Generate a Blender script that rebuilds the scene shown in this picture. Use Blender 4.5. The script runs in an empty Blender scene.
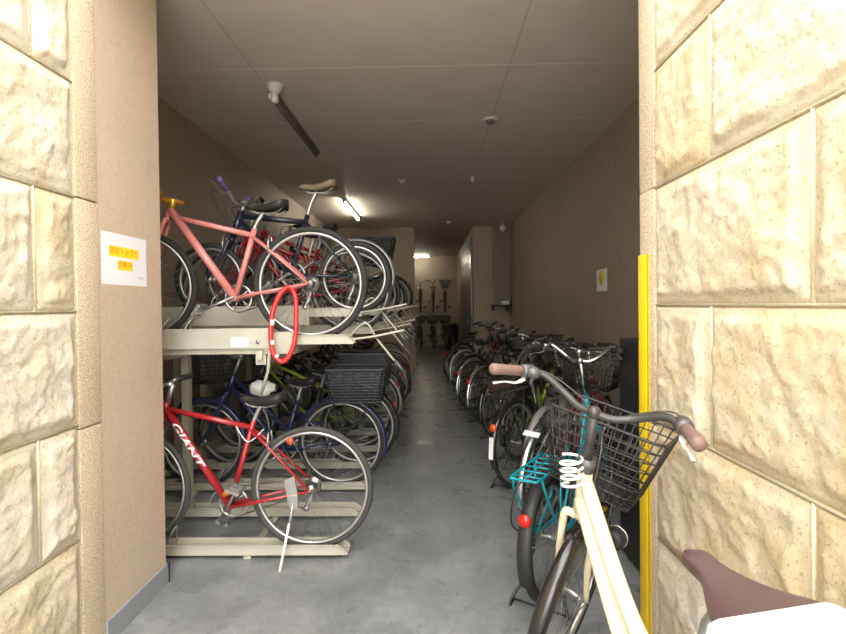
import bpy, math, random
from math import sin, cos, pi, radians as R, sqrt, hypot
from mathutils import Vector as V, Matrix, noise
random.seed(7)
SC = bpy.context.scene
COL = SC.collection

# ------------------------------------------------------------------ materials
MATS = {}
def new_mat(name):
    m = bpy.data.materials.new(name); m.use_nodes = True
    nt = m.node_tree; b = nt.nodes['Principled BSDF']
    return m, nt, b
def mat(name, col, rough=.5, metal=0., var=.06, scale=30., bump=0., spec=.5, emis=None, coat=0., trans=0.):
    if name in MATS: return MATS[name]
    m, nt, b = new_mat(name)
    b.inputs['Roughness'].default_value = rough
    b.inputs['Metallic'].default_value = metal
    b.inputs['Specular IOR Level'].default_value = spec
    b.inputs['Coat Weight'].default_value = coat
    b.inputs['Transmission Weight'].default_value = trans
    tc = nt.nodes.new('ShaderNodeTexCoord')
    n = nt.nodes.new('ShaderNodeTexNoise'); n.inputs['Scale'].default_value = scale; n.inputs['Detail'].default_value = 4
    nt.links.new(tc.outputs['Object'], n.inputs['Vector'])
    r = nt.nodes.new('ShaderNodeValToRGB')
    r.color_ramp.elements[0].position = .3; r.color_ramp.elements[1].position = .7
    r.color_ramp.elements[0].color = tuple(c*(1-var) for c in col)+(1,)
    r.color_ramp.elements[1].color = tuple(min(1, c*(1+var)) for c in col)+(1,)
    nt.links.new(n.outputs['Fac'], r.inputs['Fac']); nt.links.new(r.outputs['Color'], b.inputs['Base Color'])
    if bump:
        bp = nt.nodes.new('ShaderNodeBump'); bp.inputs['Strength'].default_value = bump; bp.inputs['Distance'].default_value = .002
        nt.links.new(n.outputs['Fac'], bp.inputs['Height']); nt.links.new(bp.outputs['Normal'], b.inputs['Normal'])
    if emis:
        b.inputs['Emission Color'].default_value = emis[0]+(1,); b.inputs['Emission Strength'].default_value = emis[1]
    MATS[name] = m
    return m

mat('tyre', (.022, .021, .02), .75, bump=.3, scale=200)
mat('tyre_grey', (.05, .049, .045), .75, bump=.3, scale=200)
mat('chrome', (.62, .62, .6), .25, 1.)
mat('steel', (.42, .42, .4), .4, 1.)
mat('alloy', (.50, .49, .47), .38, .85)
mat('spoke', (.30, .30, .29), .4, .8)
mat('black_metal', (.02, .02, .021), .35, .2, coat=.3)
mat('black_gloss', (.018, .014, .014), .22, .1, coat=.6)
mat('grey_metal', (.12, .12, .12), .42, .5)
mat('basket_wire', (.045, .040, .038), .4, .4)
mat('bar_grey', (.075, .072, .072), .42, .5)
mat('black_plastic', (.02, .02, .02), .5)
mat('dark_basket', (.045, .048, .052), .55)
mat('saddle_black', (.022, .02, .02), .45, bump=.2, scale=300)
mat('saddle_tan', (.17, .14, .09), .5, bump=.2, scale=300)
mat('saddle_brown', (.098, .058, .058), .42, bump=.15, scale=400)
mat('grip_brown', (.19, .118, .098), .5, bump=.2, scale=200)
mat('grip_black', (.02, .02, .02), .7)
mat('grip_purple', (.10, .085, .20), .6)
mat('white_plastic', (.80, .79, .75), .35)
mat('cream_paint', (.86, .74, .52), .3, coat=.5)
mat('pink_paint', (.62, .21, .19), .32, coat=.4)
mat('red_paint', (.34, .014, .020), .28, coat=.5)
mat('navy_paint', (.012, .015, .034), .3, coat=.5)
mat('blue_paint', (.013, .020, .068), .3, coat=.5)
mat('black_paint', (.02, .02, .022), .28, coat=.5)
mat('lime_paint', (.35, .46, .04), .35, coat=.3)
mat('green_paint', (.05, .16, .04), .35, coat=.3)
mat('teal_paint', (.0, .27, .34), .33, coat=.3)
mat('silver_paint', (.42, .42, .41), .35, .5)
mat('maroon_paint', (.2, .02, .025), .3, coat=.4)
mat('gold', (.70, .42, .05), .3, .6)
mat('orange_grip', (.65, .25, .04), .5)
mat('red_reflector', (.65, .015, .01), .25, coat=.5)
mat('orange_reflector', (.8, .09, .015), .3, coat=.4)
mat('red_vinyl', (.62, .02, .02), .35, coat=.3)
mat('rack_paint', (.47, .45, .36), .42, var=.08, scale=6)
mat('wicker', (.05, .03, .02), .7, bump=.6, scale=120)
mat('paper', (.80, .80, .83), .6, var=.01)
mat('highlight', (.95, .72, .02), .6, var=.02)
mat('print_orange', (.80, .33, .02), .6, var=.02)
mat('print_grey', (.45, .45, .47), .6, var=.02)
mat('sticker', (.8, .8, .78), .5, var=.02)
mat('letter_white', (.82, .80, .76), .4, var=.02)
mat('yellow_guard', (.88, .62, .01), .45, var=.03)
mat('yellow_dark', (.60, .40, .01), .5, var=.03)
mat('locker_black', (.012, .012, .013), .5)
mat('fixture_white', (.62, .60, .55), .5)
mat('fixture_dark', (.13, .11, .09), .5)
mat('tube_lit', (.9, .9, .85), .4, emis=((1., .92, .76), 60.), var=0)
mat('lens', (.85, .85, .8), .1, trans=.3)
mat('clear_tan', (.55, .42, .22), .5)
mat('duct_paint', (.23, .19, .15), .6)
mat('wood_orange', (.45, .22, .1), .5)

def coords(nt, obj=True):
    g = nt.nodes.new('ShaderNodeNewGeometry')
    return g.outputs['Position']
def noise_node(nt, vec, scale, detail=5, rough=.55, stretch=None):
    if stretch:
        mp = nt.nodes.new('ShaderNodeMapping'); mp.inputs['Scale'].default_value = stretch
        nt.links.new(vec, mp.inputs['Vector']); vec = mp.outputs['Vector']
    n = nt.nodes.new('ShaderNodeTexNoise'); n.inputs['Scale'].default_value = scale
    n.inputs['Detail'].default_value = detail; n.inputs['Roughness'].default_value = rough
    nt.links.new(vec, n.inputs['Vector']); return n.outputs['Fac']
def ramp(nt, fac, stops):
    r = nt.nodes.new('ShaderNodeValToRGB'); e = r.color_ramp.elements
    e[0].position, e[0].color = stops[0][0], stops[0][1]+(1,)
    e[1].position, e[1].color = stops[-1][0], stops[-1][1]+(1,)
    for p, c in stops[1:-1]:
        x = e.new(p); x.color = c+(1,)
    nt.links.new(fac, r.inputs['Fac']); return r.outputs['Color']
def mixc(nt, a, b, fac, mode='MIX'):
    m = nt.nodes.new('ShaderNodeMix'); m.data_type = 'RGBA'; m.blend_type = mode
    if isinstance(fac, (int, float)): m.inputs['Factor'].default_value = fac
    else: nt.links.new(fac, m.inputs['Factor'])
    for s, x in ((6, a), (7, b)):
        if isinstance(x, tuple): m.inputs[s].default_value = x+(1,)
        else: nt.links.new(x, m.inputs[s])
    return m.outputs[2]
def bump(nt, b, h, strength, dist):
    bp = nt.nodes.new('ShaderNodeBump'); bp.inputs['Strength'].default_value = strength; bp.inputs['Distance'].default_value = dist
    nt.links.new(h, bp.inputs['Height']); nt.links.new(bp.outputs['Normal'], b.inputs['Normal'])

# rock-faced sandstone: pale cream with ochre clouds and grit; each block its own tone
m, nt, b = new_mat('rock_stone'); P = coords(nt)
c1 = ramp(nt, noise_node(nt, P, 6.5, 7), [(.3, (.63, .54, .385)), (.5, (.675, .62, .51)), (.7, (.70, .67, .60))])
c2 = ramp(nt, noise_node(nt, P, 95, 5, .8), [(.36, (.50, .38, .24)), (.45, (1, .99, .97)), (1, (1, 1, 1))])
at = nt.nodes.new('ShaderNodeAttribute'); at.attribute_name = 'tone'
tn = ramp(nt, at.outputs['Fac'], [(0, (.94, .85, .68)), (.5, (1, .97, .92)), (1, (1.03, 1.02, 1.0))])
c = mixc(nt, mixc(nt, c1, c2, .75, 'MULTIPLY'), tn, 1., 'MULTIPLY')
nt.links.new(c, b.inputs['Base Color']); b.inputs['Roughness'].default_value = .85; b.inputs['Specular IOR Level'].default_value = .2
bump(nt, b, noise_node(nt, P, 85, 8, .75), .9, .005); MATS['stone'] = m
m, nt, b = new_mat('stone_mortar'); P = coords(nt)
nt.links.new(ramp(nt, noise_node(nt, P, 90, 4), [(.35, (.60, .53, .36)), (.65, (.72, .66, .48))]), b.inputs['Base Color'])
b.inputs['Roughness'].default_value = .9; MATS['mortar'] = m
m, nt, b = new_mat('granite_trim'); P = coords(nt)
nt.links.new(ramp(nt, noise_node(nt, P, 210, 3, .7), [(.36, (.32, .22, .13)), (.5, (.62, .50, .35)), (.66, (.78, .68, .52))]), b.inputs['Base Color'])
b.inputs['Roughness'].default_value = .6; bump(nt, b, noise_node(nt, P, 210, 3), .25, .002); MATS['granite'] = m
# painted walls with a fine sprayed grain
def wall_paint(name, a, c, bstr=.35, streak=(1, 1, .18)):
    m, nt, b = new_mat(name); P = coords(nt)
    big = noise_node(nt, P, 1.3, 3)
    fine = noise_node(nt, P, 60, 4, .6, streak)
    col = mixc(nt, ramp(nt, fine, [(.35, a), (.65, c)]), ramp(nt, big, [(.3, (.88, .88, .88)), (.7, (1, 1, 1))]), 1., 'MULTIPLY')
    nt.links.new(col, b.inputs['Base Color']); b.inputs['Roughness'].default_value = .55
    b.inputs['Specular IOR Level'].default_value = .35
    bump(nt, b, fine, bstr, .004); MATS[name] = m
wall_paint('wall_brown', (.30, .24, .19), (.385, .31, .245))
wall_paint('wall_beige', (.54, .42, .315), (.61, .48, .36), .15, (1, 1, 1))
wall_paint('wall_back', (.36, .29, .21), (.42, .34, .25), .15)
wall_paint('skirting', (.27, .28, .30), (.31, .32, .34), .1, (1, 1, 1))
# floor: worn grey sealed concrete
m, nt, b = new_mat('floor_concrete'); P = coords(nt)
c1 = ramp(nt, noise_node(nt, P, 3.2, 9, .68), [(.28, (.165, .172, .176)), (.5, (.235, .243, .246)), (.72, (.33, .337, .335))])
c2 = ramp(nt, noise_node(nt, P, 22, 6, .7), [(.3, (.74, .74, .74)), (.6, (1, 1, 1))])
sp = ramp(nt, noise_node(nt, P, 9, 3, .5), [(.66, (1, 1, 1)), (.74, (.62, .6, .57))])
nt.links.new(mixc(nt, mixc(nt, c1, c2, .8, 'MULTIPLY'), sp, .3, 'MULTIPLY'), b.inputs['Base Color'])
nt.links.new(ramp(nt, noise_node(nt, P, 5, 5), [(.3, (.22,)*3), (.7, (.42,)*3)]), b.inputs['Roughness'])
bump(nt, b, noise_node(nt, P, 40, 5), .12, .004); MATS['floor'] = m
# ceiling boards 1.82 x 0.91 m with thin joints
m, nt, b = new_mat('ceiling_board'); P = coords(nt)
sx = nt.nodes.new('ShaderNodeSeparateXYZ'); nt.links.new(P, sx.inputs[0])
def joint(sock, period, off, w):
    a = nt.nodes.new('ShaderNodeMath'); a.operation = 'ADD'; nt.links.new(sock, a.inputs[0]); a.inputs[1].default_value = -off+100*period
    f = nt.nodes.new('ShaderNodeMath'); f.operation = 'MODULO'; nt.links.new(a.outputs[0], f.inputs[0]); f.inputs[1].default_value = period
    g = nt.nodes.new('ShaderNodeMath'); g.operation = 'LESS_THAN'; nt.links.new(f.outputs[0], g.inputs[0]); g.inputs[1].default_value = w
    return g.outputs[0]
jx = joint(sx.outputs[0], 1.82, .58, .006); jy = joint(sx.outputs[1], .965, 3.30, .014)
mx = nt.nodes.new('ShaderNodeMath'); mx.operation = 'MAXIMUM'; nt.links.new(jx, mx.inputs[0]); nt.links.new(jy, mx.inputs[1])
base = ramp(nt, noise_node(nt, P, 3, 4), [(.3, (.64, .58, .51)), (.7, (.69, .63, .56))])
jc = mixc(nt, (.40, .36, .30), (.84, .79, .72), jy)
nt.links.new(mixc(nt, base, jc, mx.outputs[0]), b.inputs['Base Color']); b.inputs['Roughness'].default_value = .6
MATS['ceiling'] = m
# brushed grey steel partition
m, nt, b = new_mat('partition_metal'); P = coords(nt)
nt.links.new(ramp(nt, noise_node(nt, P, 2.5, 3, .5, (1, 1, .3)), [(.3, (.20, .20, .20)), (.7, (.34, .34, .33))]), b.inputs['Base Color'])
b.inputs['Roughness'].default_value = .35; b.inputs['Metallic'].default_value = .3; MATS['partition'] = m
# outdoor paving
m, nt, b = new_mat('outdoor_paving'); P = coords(nt)
nt.links.new(ramp(nt, noise_node(nt, P, 12, 6), [(.3, (.52, .51, .48)), (.7, (.64, .63, .60))]), b.inputs['Base Color'])
b.inputs['Roughness'].default_value = .8; MATS['paving'] = m

# ------------------------------------------------------------------ mesh kit
class MB:
    def __init__(s): s.v = []; s.f = []; s.m = []; s.s = []; s.tone = None
    def add(s, vs, fs, mi=0, smooth=True):
        o = len(s.v); s.v += [tuple(x) for x in vs]
        s.f += [tuple(i+o for i in f) for f in fs]; s.m += [mi]*len(fs); s.s += [smooth]*len(fs)
        return s
    def box(s, a, b, mi=0, bev=0.):
        x0, y0, z0 = a; x1, y1, z1 = b
        if not bev:
            vs = [(x0,y0,z0),(x1,y0,z0),(x1,y1,z0),(x0,y1,z0),(x0,y0,z1),(x1,y0,z1),(x1,y1,z1),(x0,y1,z1)]
            return s.add(vs, [(0,3,2,1),(4,5,6,7),(0,1,5,4),(1,2,6,5),(2,3,7,6),(3,0,4,7)], mi, False)
        import bmesh
        bm = bmesh.new(); bmesh.ops.create_cube(bm, size=1)
        for v in bm.verts: v.co = V((x0+(v.co.x+.5)*(x1-x0), y0+(v.co.y+.5)*(y1-y0), z0+(v.co.z+.5)*(z1-z0)))
        bmesh.ops.bevel(bm, geom=list(bm.edges), offset=bev, segments=3, profile=.5, affect='EDGES')
        bm.verts.index_update()
        s.add([v.co for v in bm.verts], [[v.index for v in f.verts] for f in bm.faces], mi, True); bm.free(); return s
    def obox(s, c, ax, ay, az, mi=0):     # oriented box: centre and three half-axis vectors
        c, ax, ay, az = V(c), V(ax), V(ay), V(az)
        vs = [c+ax*i+ay*j+az*k for k in (-1,1) for (i,j) in ((-1,-1),(1,-1),(1,1),(-1,1))]
        return s.add(vs, [(0,3,2,1),(4,5,6,7),(0,1,5,4),(1,2,6,5),(2,3,7,6),(3,0,4,7)], mi, False)
    def tube(s, pts, r, n=8, closed=False, mi=0, flat=1.):
        pts = [V(p) for p in pts]; N = len(pts)
        if N < 2: return s
        rs = r if isinstance(r, (list, tuple)) else [r]*N
        T = []
        for i in range(N):
            a = pts[(i-1) % N] if (closed or i) else pts[0]
            c = pts[(i+1) % N] if (closed or i < N-1) else pts[-1]
            d = (c-a); T.append(d.normalized() if d.length > 1e-9 else V((0,0,1)))
        up = V((0,0,1)) if abs(T[0].z) < .9 else V((1,0,0))
        nrm = (up - T[0]*up.dot(T[0])).normalized()
        vs = []; 
        for i in range(N):
            nrm = (nrm - T[i]*nrm.dot(T[i])); nrm.normalize(); bi = T[i].cross(nrm)
            for k in range(n):
                a = 2*pi*k/n; vs.append(pts[i]+(nrm*cos(a)*flat+bi*sin(a))*rs[i])
        fs = []
        for i in range(N if closed else N-1):
            j = (i+1) % N
            for k in range(n):
                l = (k+1) % n; fs.append((i*n+k, i*n+l, j*n+l, j*n+k))
        if not closed: fs += [tuple(range(n))[::-1], tuple(range((N-1)*n, N*n))]
        return s.add(vs, fs, mi)
    def cyl(s, a, b, r, n=16, mi=0, r2=None):
        return s.tube([a, b], [r, r if r2 is None else r2], n, False, mi)
    def lathe(s, prof, n=40, a0=0., a1=2*pi, mi=0, c=(0,0,0)):   # closed profile (radius, y) about the Y axis
        full = abs(a1-a0-2*pi) < 1e-6; m = len(prof); vs = []
        K = n if full else n+1
        for i in range(K):
            a = a0+(a1-a0)*i/n
            for (r, y) in prof: vs.append((c[0]+r*cos(a), c[1]+y, c[2]+r*sin(a)))
        fs = []
        for i in range(n):
            j = (i+1) % K
            for k in range(m):
                l = (k+1) % m; fs.append((i*m+k, j*m+k, j*m+l, i*m+l))
        if not full: fs += [tuple(range(m)), tuple(range(n*m, (n+1)*m))[::-1]]
        return s.add(vs, fs, mi)
    def sphere(s, c, r, n=12, sc=(1,1,1), mi=0):
        vs = []; fs = []; h = n//2
        for i in range(h+1):
            t = pi*i/h
            for k in range(n):
                a = 2*pi*k/n; vs.append((c[0]+r*sc[0]*sin(t)*cos(a), c[1]+r*sc[1]*sin(t)*sin(a), c[2]+r*sc[2]*cos(t)))
        for i in range(h):
            for k in range(n):
                l = (k+1) % n; fs.append((i*n+k, (i+1)*n+k, (i+1)*n+l, i*n+l))
        return s.add(vs, fs, mi)
    def mesh(s, name, mats):
        me = bpy.data.meshes.new(name); me.from_pydata(s.v, [], s.f)
        for x in (mats if isinstance(mats, (list, tuple)) else [mats]): me.materials.append(MATS[x])
        me.polygons.foreach_set('material_index', s.m); me.polygons.foreach_set('use_smooth', s.s)
        me.update(); return me
def smooth(pts, n=6, closed=False):
    P = [V(p) for p in pts]; N = len(P); out = []
    for i in range(N if closed else N-1):
        if closed: a, b, c, d = P[(i-1) % N], P[i], P[(i+1) % N], P[(i+2) % N]
        else: a, b, c, d = P[max(i-1,0)], P[i], P[i+1], P[min(i+2,N-1)]
        for k in range(n):
            t = k/n; out.append(.5*((2*b)+(c-a)*t+(2*a-5*b+4*c-d)*t*t+(3*b-a-3*c+d)*t**3))
    if not closed: out.append(P[-1])
    return out

def link(name, me, parent=None, mx=None, label=None):
    o = bpy.data.objects.new(name, me); COL.objects.link(o)
    if parent: o.parent = parent
    if mx is not None: o.matrix_local = mx
    if label: o['label'] = label
    return o
def obj(name, mb, mats, parent=None, mx=None, label=None):
    return link(name, mb.mesh(name, mats), parent, mx, label)
def tag(o, label, cat, group=None):
    o['label'] = label; o['category'] = cat
    if group: o['group'] = group
    return o
def thing(name, label, cat, loc=(0,0,0), rot=(0,0,0), group=None):
    o = bpy.data.objects.new(name, None); COL.objects.link(o); o.location = loc; o.rotation_euler = rot
    o.empty_display_size = .1
    return tag(o, label, cat, group)
def struct(name, mb, mats, label=None):
    o = obj(name, mb, mats); o['kind'] = 'structure'
    if label: o['label'] = label
    return o
def text_mesh(txt, size, shear=0.):
    cu = bpy.data.curves.new('t', 'FONT'); cu.body = txt; cu.size = size; cu.align_x = 'CENTER'; cu.align_y = 'CENTER'; cu.shear = shear; cu.offset = size*.02
    o = bpy.data.objects.new('t', cu); COL.objects.link(o)
    dg = bpy.context.evaluated_depsgraph_get(); me = bpy.data.meshes.new_from_object(o.evaluated_get(dg))
    vs = [v.co.copy() for v in me.vertices]; fs = [tuple(p.vertices) for p in me.polygons]
    bpy.data.objects.remove(o); bpy.data.curves.remove(cu); bpy.data.meshes.remove(me)
    return vs, fs

# ------------------------------------------------------------------ the room
XL, XR, ZC = -2.15, 1.73, 3.09        # room walls and ceiling
DL, DR = -1.36, .851
YS, YG = 1.770, 1.893                  # stone ends, granite ends                   # entrance sides
YB = 10.1                             # cross wall
mb = MB().box((XL-.1, YG, -.1), (XR+.1, 16.4, 0)); struct('floor', mb, 'floor')
mb = MB().box((DL-.6, -1.7, -.12), (DR+.6, YG, -.004)); mb2 = mb
struct('trim_1', mb, 'floor', 'concrete floor of the entrance passage')
mb = MB().box((-14, -16, -.2), (14, -1.7, -.01)); struct('ground', mb, 'paving')
mb = MB().box((XL-.1, YG, ZC), (XR+.1, 16.4, ZC+.1)); struct('ceiling', mb, 'ceiling')
mb = MB().box((XL-.1, 2.335, 0), (XL, 16.4, ZC)); struct('wall_left', mb, 'wall_brown')
mb = MB().box((XR, YG, 0), (XR+.1, 16.4, ZC)); struct('wall_right', mb, 'wall_brown')
mb = MB().box((XL, YB, 0), (-.33, YB+.15, ZC)); struct('wall_back_left', mb, 'wall_back')
mb = MB().box((.95, YB, 0), (XR, YB+.15, ZC)); struct('wall_back_right', mb, 'wall_back')
mb = MB().box((XL, 16.25, 0), (XR, 16.4, ZC)); struct('wall_back', mb, 'wall_back')
mb = MB().box((.95, YB+.15, 0), (1.05, 16.25, ZC)); struct('wall_corridor_right', mb, 'wall_back')
# metal panels along the corridor side
t = thing('metal_partition', 'grey metal panel partition along the right side of the far corridor', 'partition', (.93, 11.7, 0))
for i in range(3):
    y0 = YB+.16-11.7+i*1.08
    p = obj('partition_panel', MB().box((-.02, y0, .02), (.015, y0+1.06, 2.88), bev=.004), 'partition', t)
    obj('handle', MB().box((-.05, y0+.08, .95), (-.02, y0+.11, 1.1)), 'black_plastic', p)
# entrance pillars: beige reveal plus the returns behind them, and the lintel
mb = MB().box((XL-.1, YG, 0), (DL, 2.335, 3.6)); struct('wall_entrance_left', mb, 'wall_beige')
mb = MB().box((DR+.001, YG-.10, 0), (XR+.1, YG, 3.6)); struct('wall_entrance_right', mb, 'wall_beige')
mb = MB().box((DL, YS+.005, 2.97), (DR, YG, 3.6)); struct('wall_lintel', mb, 'wall_beige')
mb = MB().box((DL, YG, 0), (DL+.012, 2.347, .10)); mb.box((DL-.2, 2.335, 0), (DL+.012, 2.347, .10)); struct('baseboard_left', mb, 'skirting')
# granite edge strips in stacked lengths
for nm, x0, x1 in (('trim_2', DL-.3, DL+.002), ('trim_3', DR-.002, DR+.3)):
    mb = MB()
    for a, c in ((0, .93), (.936, 1.83), (1.836, 2.73), (2.736, 3.6)): mb.box((x0, YS+.002, a), (x1, YG-.001, c), bev=.003)
    struct(nm, mb, 'granite', 'speckled granite edge of the entrance')

def stone_wall(name, xf, side, first_short, first_long):
    # side=+1: face looks towards +x (left wall), -1: towards -x (right wall)
    mb = MB(); tones = []
    x_back = xf - side*.25
    mb.box((min(xf-side*.006, x_back), -1.7, -.1), (max(xf-side*.006, x_back), YS, 3.6), 1)
    tones += [.5]*6
    H = .44; rnd = random.Random(11 if side > 0 else 5)
    for row in range(-1, 8):
        z0 = .07+row*H; z1 = z0+H
        z0c = max(z0, 0.0)
        if z1 > 3.65: z1 = 3.6
        y = YS; L = first_short if (row % 2 == 1) == (side > 0) else first_long
        while y > -1.7:
            y0 = max(y-L, -1.7)
            if y - y0 < .05: break
            tone = rnd.random(); g = .0045
            a0, a1, b0, b1 = y0+g, y-g, z0c+g, z1-g
            far = y < .6
            st = .03 if far else .0095
            nu = max(3, int((a1-a0)/st)); nv = max(3, int((b1-b0)/st))
            off = rnd.random()*50; tilt = rnd.uniform(-.35, .35); tilt2 = rnd.uniform(-.3, .3)
            vs = []; fs = []
            for i in range(nu+1):
                for j in range(nv+1):
                    u, v = i/nu, j/nv; yy = a0+(a1-a0)*u; zz = b0+(b1-b0)*v
                    e = min(yy-a0, a1-yy, zz-b0, b1-zz)
                    n1 = noise.fractal(V((yy*5+off, zz*5, off)), 1., 2.1, 5)
                    n2 = noise.ridged_multi_fractal(V((yy*4+off*2, zz*4.5, 3.)), .9, 2., 4, 1., 2.)-1.
                    ed = .016+.012*noise.noise(V((yy*14, zz*14, off)))
                    k = min(1., max(0., (e-ed)/.03)); k = k*k*(3-2*k)
                    n3 = noise.ridged_multi_fractal(V((yy*12, zz*12+off, 7.)), .8, 2.1, 4, 1., 2.)-1.
                    n4 = noise.turbulence(V((yy*24, zz*24, off)), 4, True)
                    hgt = k*(.014+.011*n1+.003*n2+.004*n3+.0055*(n4-.5)+.010*(tilt*(u-.5)+tilt2*(v-.5)))
                    hgt += .0016*noise.noise(V((yy*60, zz*60, off)))*(.3+.7*k)
                    if i in (0, nu) or j in (0, nv): hgt = -.0065
                    vs.append((xf+side*max(-.0065, hgt), yy, zz))
            for i in range(nu):
                for j in range(nv):
                    q = (i*(nv+1)+j, (i+1)*(nv+1)+j, (i+1)*(nv+1)+j+1, i*(nv+1)+j+1)
                    fs.append(q if side > 0 else q[::-1])
            mb.add(vs, fs, 0); tones += [tone]*len(fs)
            # raised pointing bead round each block: vertical joint
            nb = len(mb.f)
            mb.tube([(xf-side*.004, y0, z0c), (xf-side*.004, y0, z1)], .0048, 6, mi=1)
            tones += [.5]*(len(mb.f)-nb)
            y -= L; L = .68
        nb = len(mb.f); mb.tube([(xf-side*.004, -1.7, z1), (xf-side*.004, YS, z1)], .0052, 6, mi=1); tones += [.5]*(len(mb.f)-nb)
    o = struct(name, mb, ['stone', 'mortar'])
    at = o.data.attributes.new('tone', 'FLOAT', 'FACE'); at.data.foreach_set('value', tones)
    return o
stone_wall('wall_stone_left', DL, 1, .185, .9)
stone_wall('wall_stone_right', DR, -1, .345, .72)

# yellow corner guard
t = thing('corner_guard', 'bright yellow guard strip on the right entrance pillar edge', 'corner guard', (DR-.002, 1.87, 0))
obj('guard_strip', MB().box((-.008, -.045, 0.004), (0, .021, 1.588), bev=.002), 'yellow_guard', t)
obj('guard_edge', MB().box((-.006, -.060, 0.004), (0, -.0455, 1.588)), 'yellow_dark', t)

# paper notices
t = thing('paper_notice', 'white paper notice with yellow highlighted lines taped to the beige pillar', 'notice', (DL-.0005, 2.062, 1.615), (0, 0, 0))
obj('sheet', MB().box((0, -.152, -.1115), (.0016, .152, .1115)), 'paper', t)
hl = obj('highlighted_line', MB().box((.0016, -.108, .010), (.0022, .092, .056)), 'highlight', t)
h2 = obj('highlighted_line', MB().box((.0016, -.052, -.046), (.0022, .048, -.004)), 'highlight', t)
def sign_text(txt, size, y, z, par, mt, x=.0026, name='lettering', flip=1):
    vs, fs = text_mesh(txt, size)
    mb = MB().add([(x, flip*v.x+y, v.y+z) for v in vs], fs, 0, False)
    obj(name, mb, mt, par)
sign_text('\u9632\u72af\u30ab\u30e1\u30e9\u304c', .033, -.008, .034, hl, 'print_orange')
sign_text('\u4f5c\u52d5\u4e2d', .033, -.002, -.024, h2, 'print_orange')
t.children[0].name = 'sheet'
sign_text('\u7ba1\u7406\u7d44\u5408', .011, .105, -.075, t, 'print_grey')
t = thing('wall_notice', 'small white notice with a yellow mark on the right room wall', 'notice', (XR-.001, 4.70, 1.63))
obj('sheet', MB().box((-.0016, -.14, -.11), (0, .14, .11)), 'paper', t)
mb = MB()
mb.cyl((-.003, 0, .035), (-.0016, 0, .035), .062, 24); mb.cyl((-.0031, 0, -.025), (-.0016, 0, -.025), .035, 20)
obj('yellow_mark', mb, 'highlight', t)

# ceiling fittings
def fixture(label, loc, ln, lit, along='y', w=.05, h=.05):
    t = thing('fluorescent_light', label, 'light', loc)
    a = ln/2
    d = (lambda u, s, z: (s, u, z)) if along == 'y' else (lambda u, s, z: (u, s, z))
    lo = d(-a, -w/2, -.045); hi = d(a, w/2, 0)
    obj('housing', MB().box(lo, hi, bev=.006), 'fixture_white' if lit else 'fixture_dark', t)
    obj('tube', MB().cyl(d(-a+.03, 0, -.067), d(a-.03, 0, -.067), .018, 14), 'tube_lit' if lit else 'fixture_dark', t)
    for sgn in (-1, 1):
        c = sgn*(a-.02); obj('socket', MB().box(d(c-.012, -.02, -.09), d(c+.012, .02, -.045)), 'fixture_white', t)
    return t
fixture('unlit dark fluorescent tube on the ceiling near the entrance', (-1.205, 4.32, ZC), 1.5, False)
t = thing('ceiling_sensor', 'cream cone shaped sensor at the near end of the unlit ceiling tube', 'sensor', (-1.17, 3.56, ZC))
obj('base', MB().tube([(0,0,0),(0,0,-.03),(0,0,-.06)], [.075,.05,.03], 20), 'fixture_white', t)
obj('head', MB().tube([(0,0,-.06),(0,-.0,-.11),(0,0,-.13)], [.025,.032,.02], 16), 'fixture_white', t)
fixture('lit fluorescent tube on the ceiling above the upper bicycles', (-1.33, 8.0, ZC), 1.5, True)
fixture('short lit fluorescent tube at the far end of the corridor', (-.62, 15.6, ZC), 1.25, True, 'x')
def disc(name, label, x, y, r, h=.04):
    t = thing(name, label, 'detector', (x, y, ZC))
    obj('base', MB().tube([(0,0,0),(0,0,-h*.4)], [r, r], 24), 'fixture_white', t)
    obj('sensor_head', MB().tube([(0,0,-h*.4),(0,0,-h)], [r*.6, r*.4], 20), 'fixture_dark' if r > .06 else 'fixture_white', t)
disc('smoke_detector', 'round smoke detector on the ceiling nearest the entrance', .57, 4.27, .07)
disc('smoke_detector', 'small round detector on the ceiling left of centre, above the corridor view', -.36, 6.3, .05)
disc('smoke_detector', 'tiny ceiling detector on the long seam halfway down the room', .58, 6.2, .03, .08)
disc('smoke_detector', 'far ceiling detector just before the cross wall', .40, 9.5, .05)
# duct box, shelf and camera on the far right
t = thing('pipe_duct', 'brown boxed pipe duct on the far right wall', 'duct', (1.55, 9.9, 1.45))
obj('duct_face', MB().box((-.18, -.1, 0), (.175, .195, ZC-1.451), bev=.004), 'duct_paint', t)
obj('edge_strip', MB().box((-.20, -.12, 0), (-.18, .0, ZC-1.451)), 'wall_brown', t)
t = thing('wall_shelf', 'small black shelf below the pipe duct on the far right', 'shelf', (1.50, 9.85, 1.36))
obj('board', MB().box((-.2, -.14, 0), (.2, .24, .03), bev=.004), 'black_plastic', t)
obj('bracket', MB().box((-.16, .0, -.1), (-.14, .24, 0)), 'black_plastic', t)
obj('bracket', MB().box((.14, .0, -.1), (.16, .24, 0)), 'black_plastic', t)
o = obj('paper_bundle', MB().box((1.5, 9.76, 1.391), (1.66, 9.79, 1.47)), 'sticker'); tag(o, 'small pale slip standing on the black shelf', 'paper')
t = thing('security_camera', 'small white security camera high in the far right corner', 'camera', (1.52, 9.6, ZC))
obj('mount', MB().cyl((0,0,0),(0,0,-.08),.02,12), 'fixture_white', t)
obj('camera_body', MB().sphere((0,0,-.13),.07,16), 'white_plastic', t)
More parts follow.
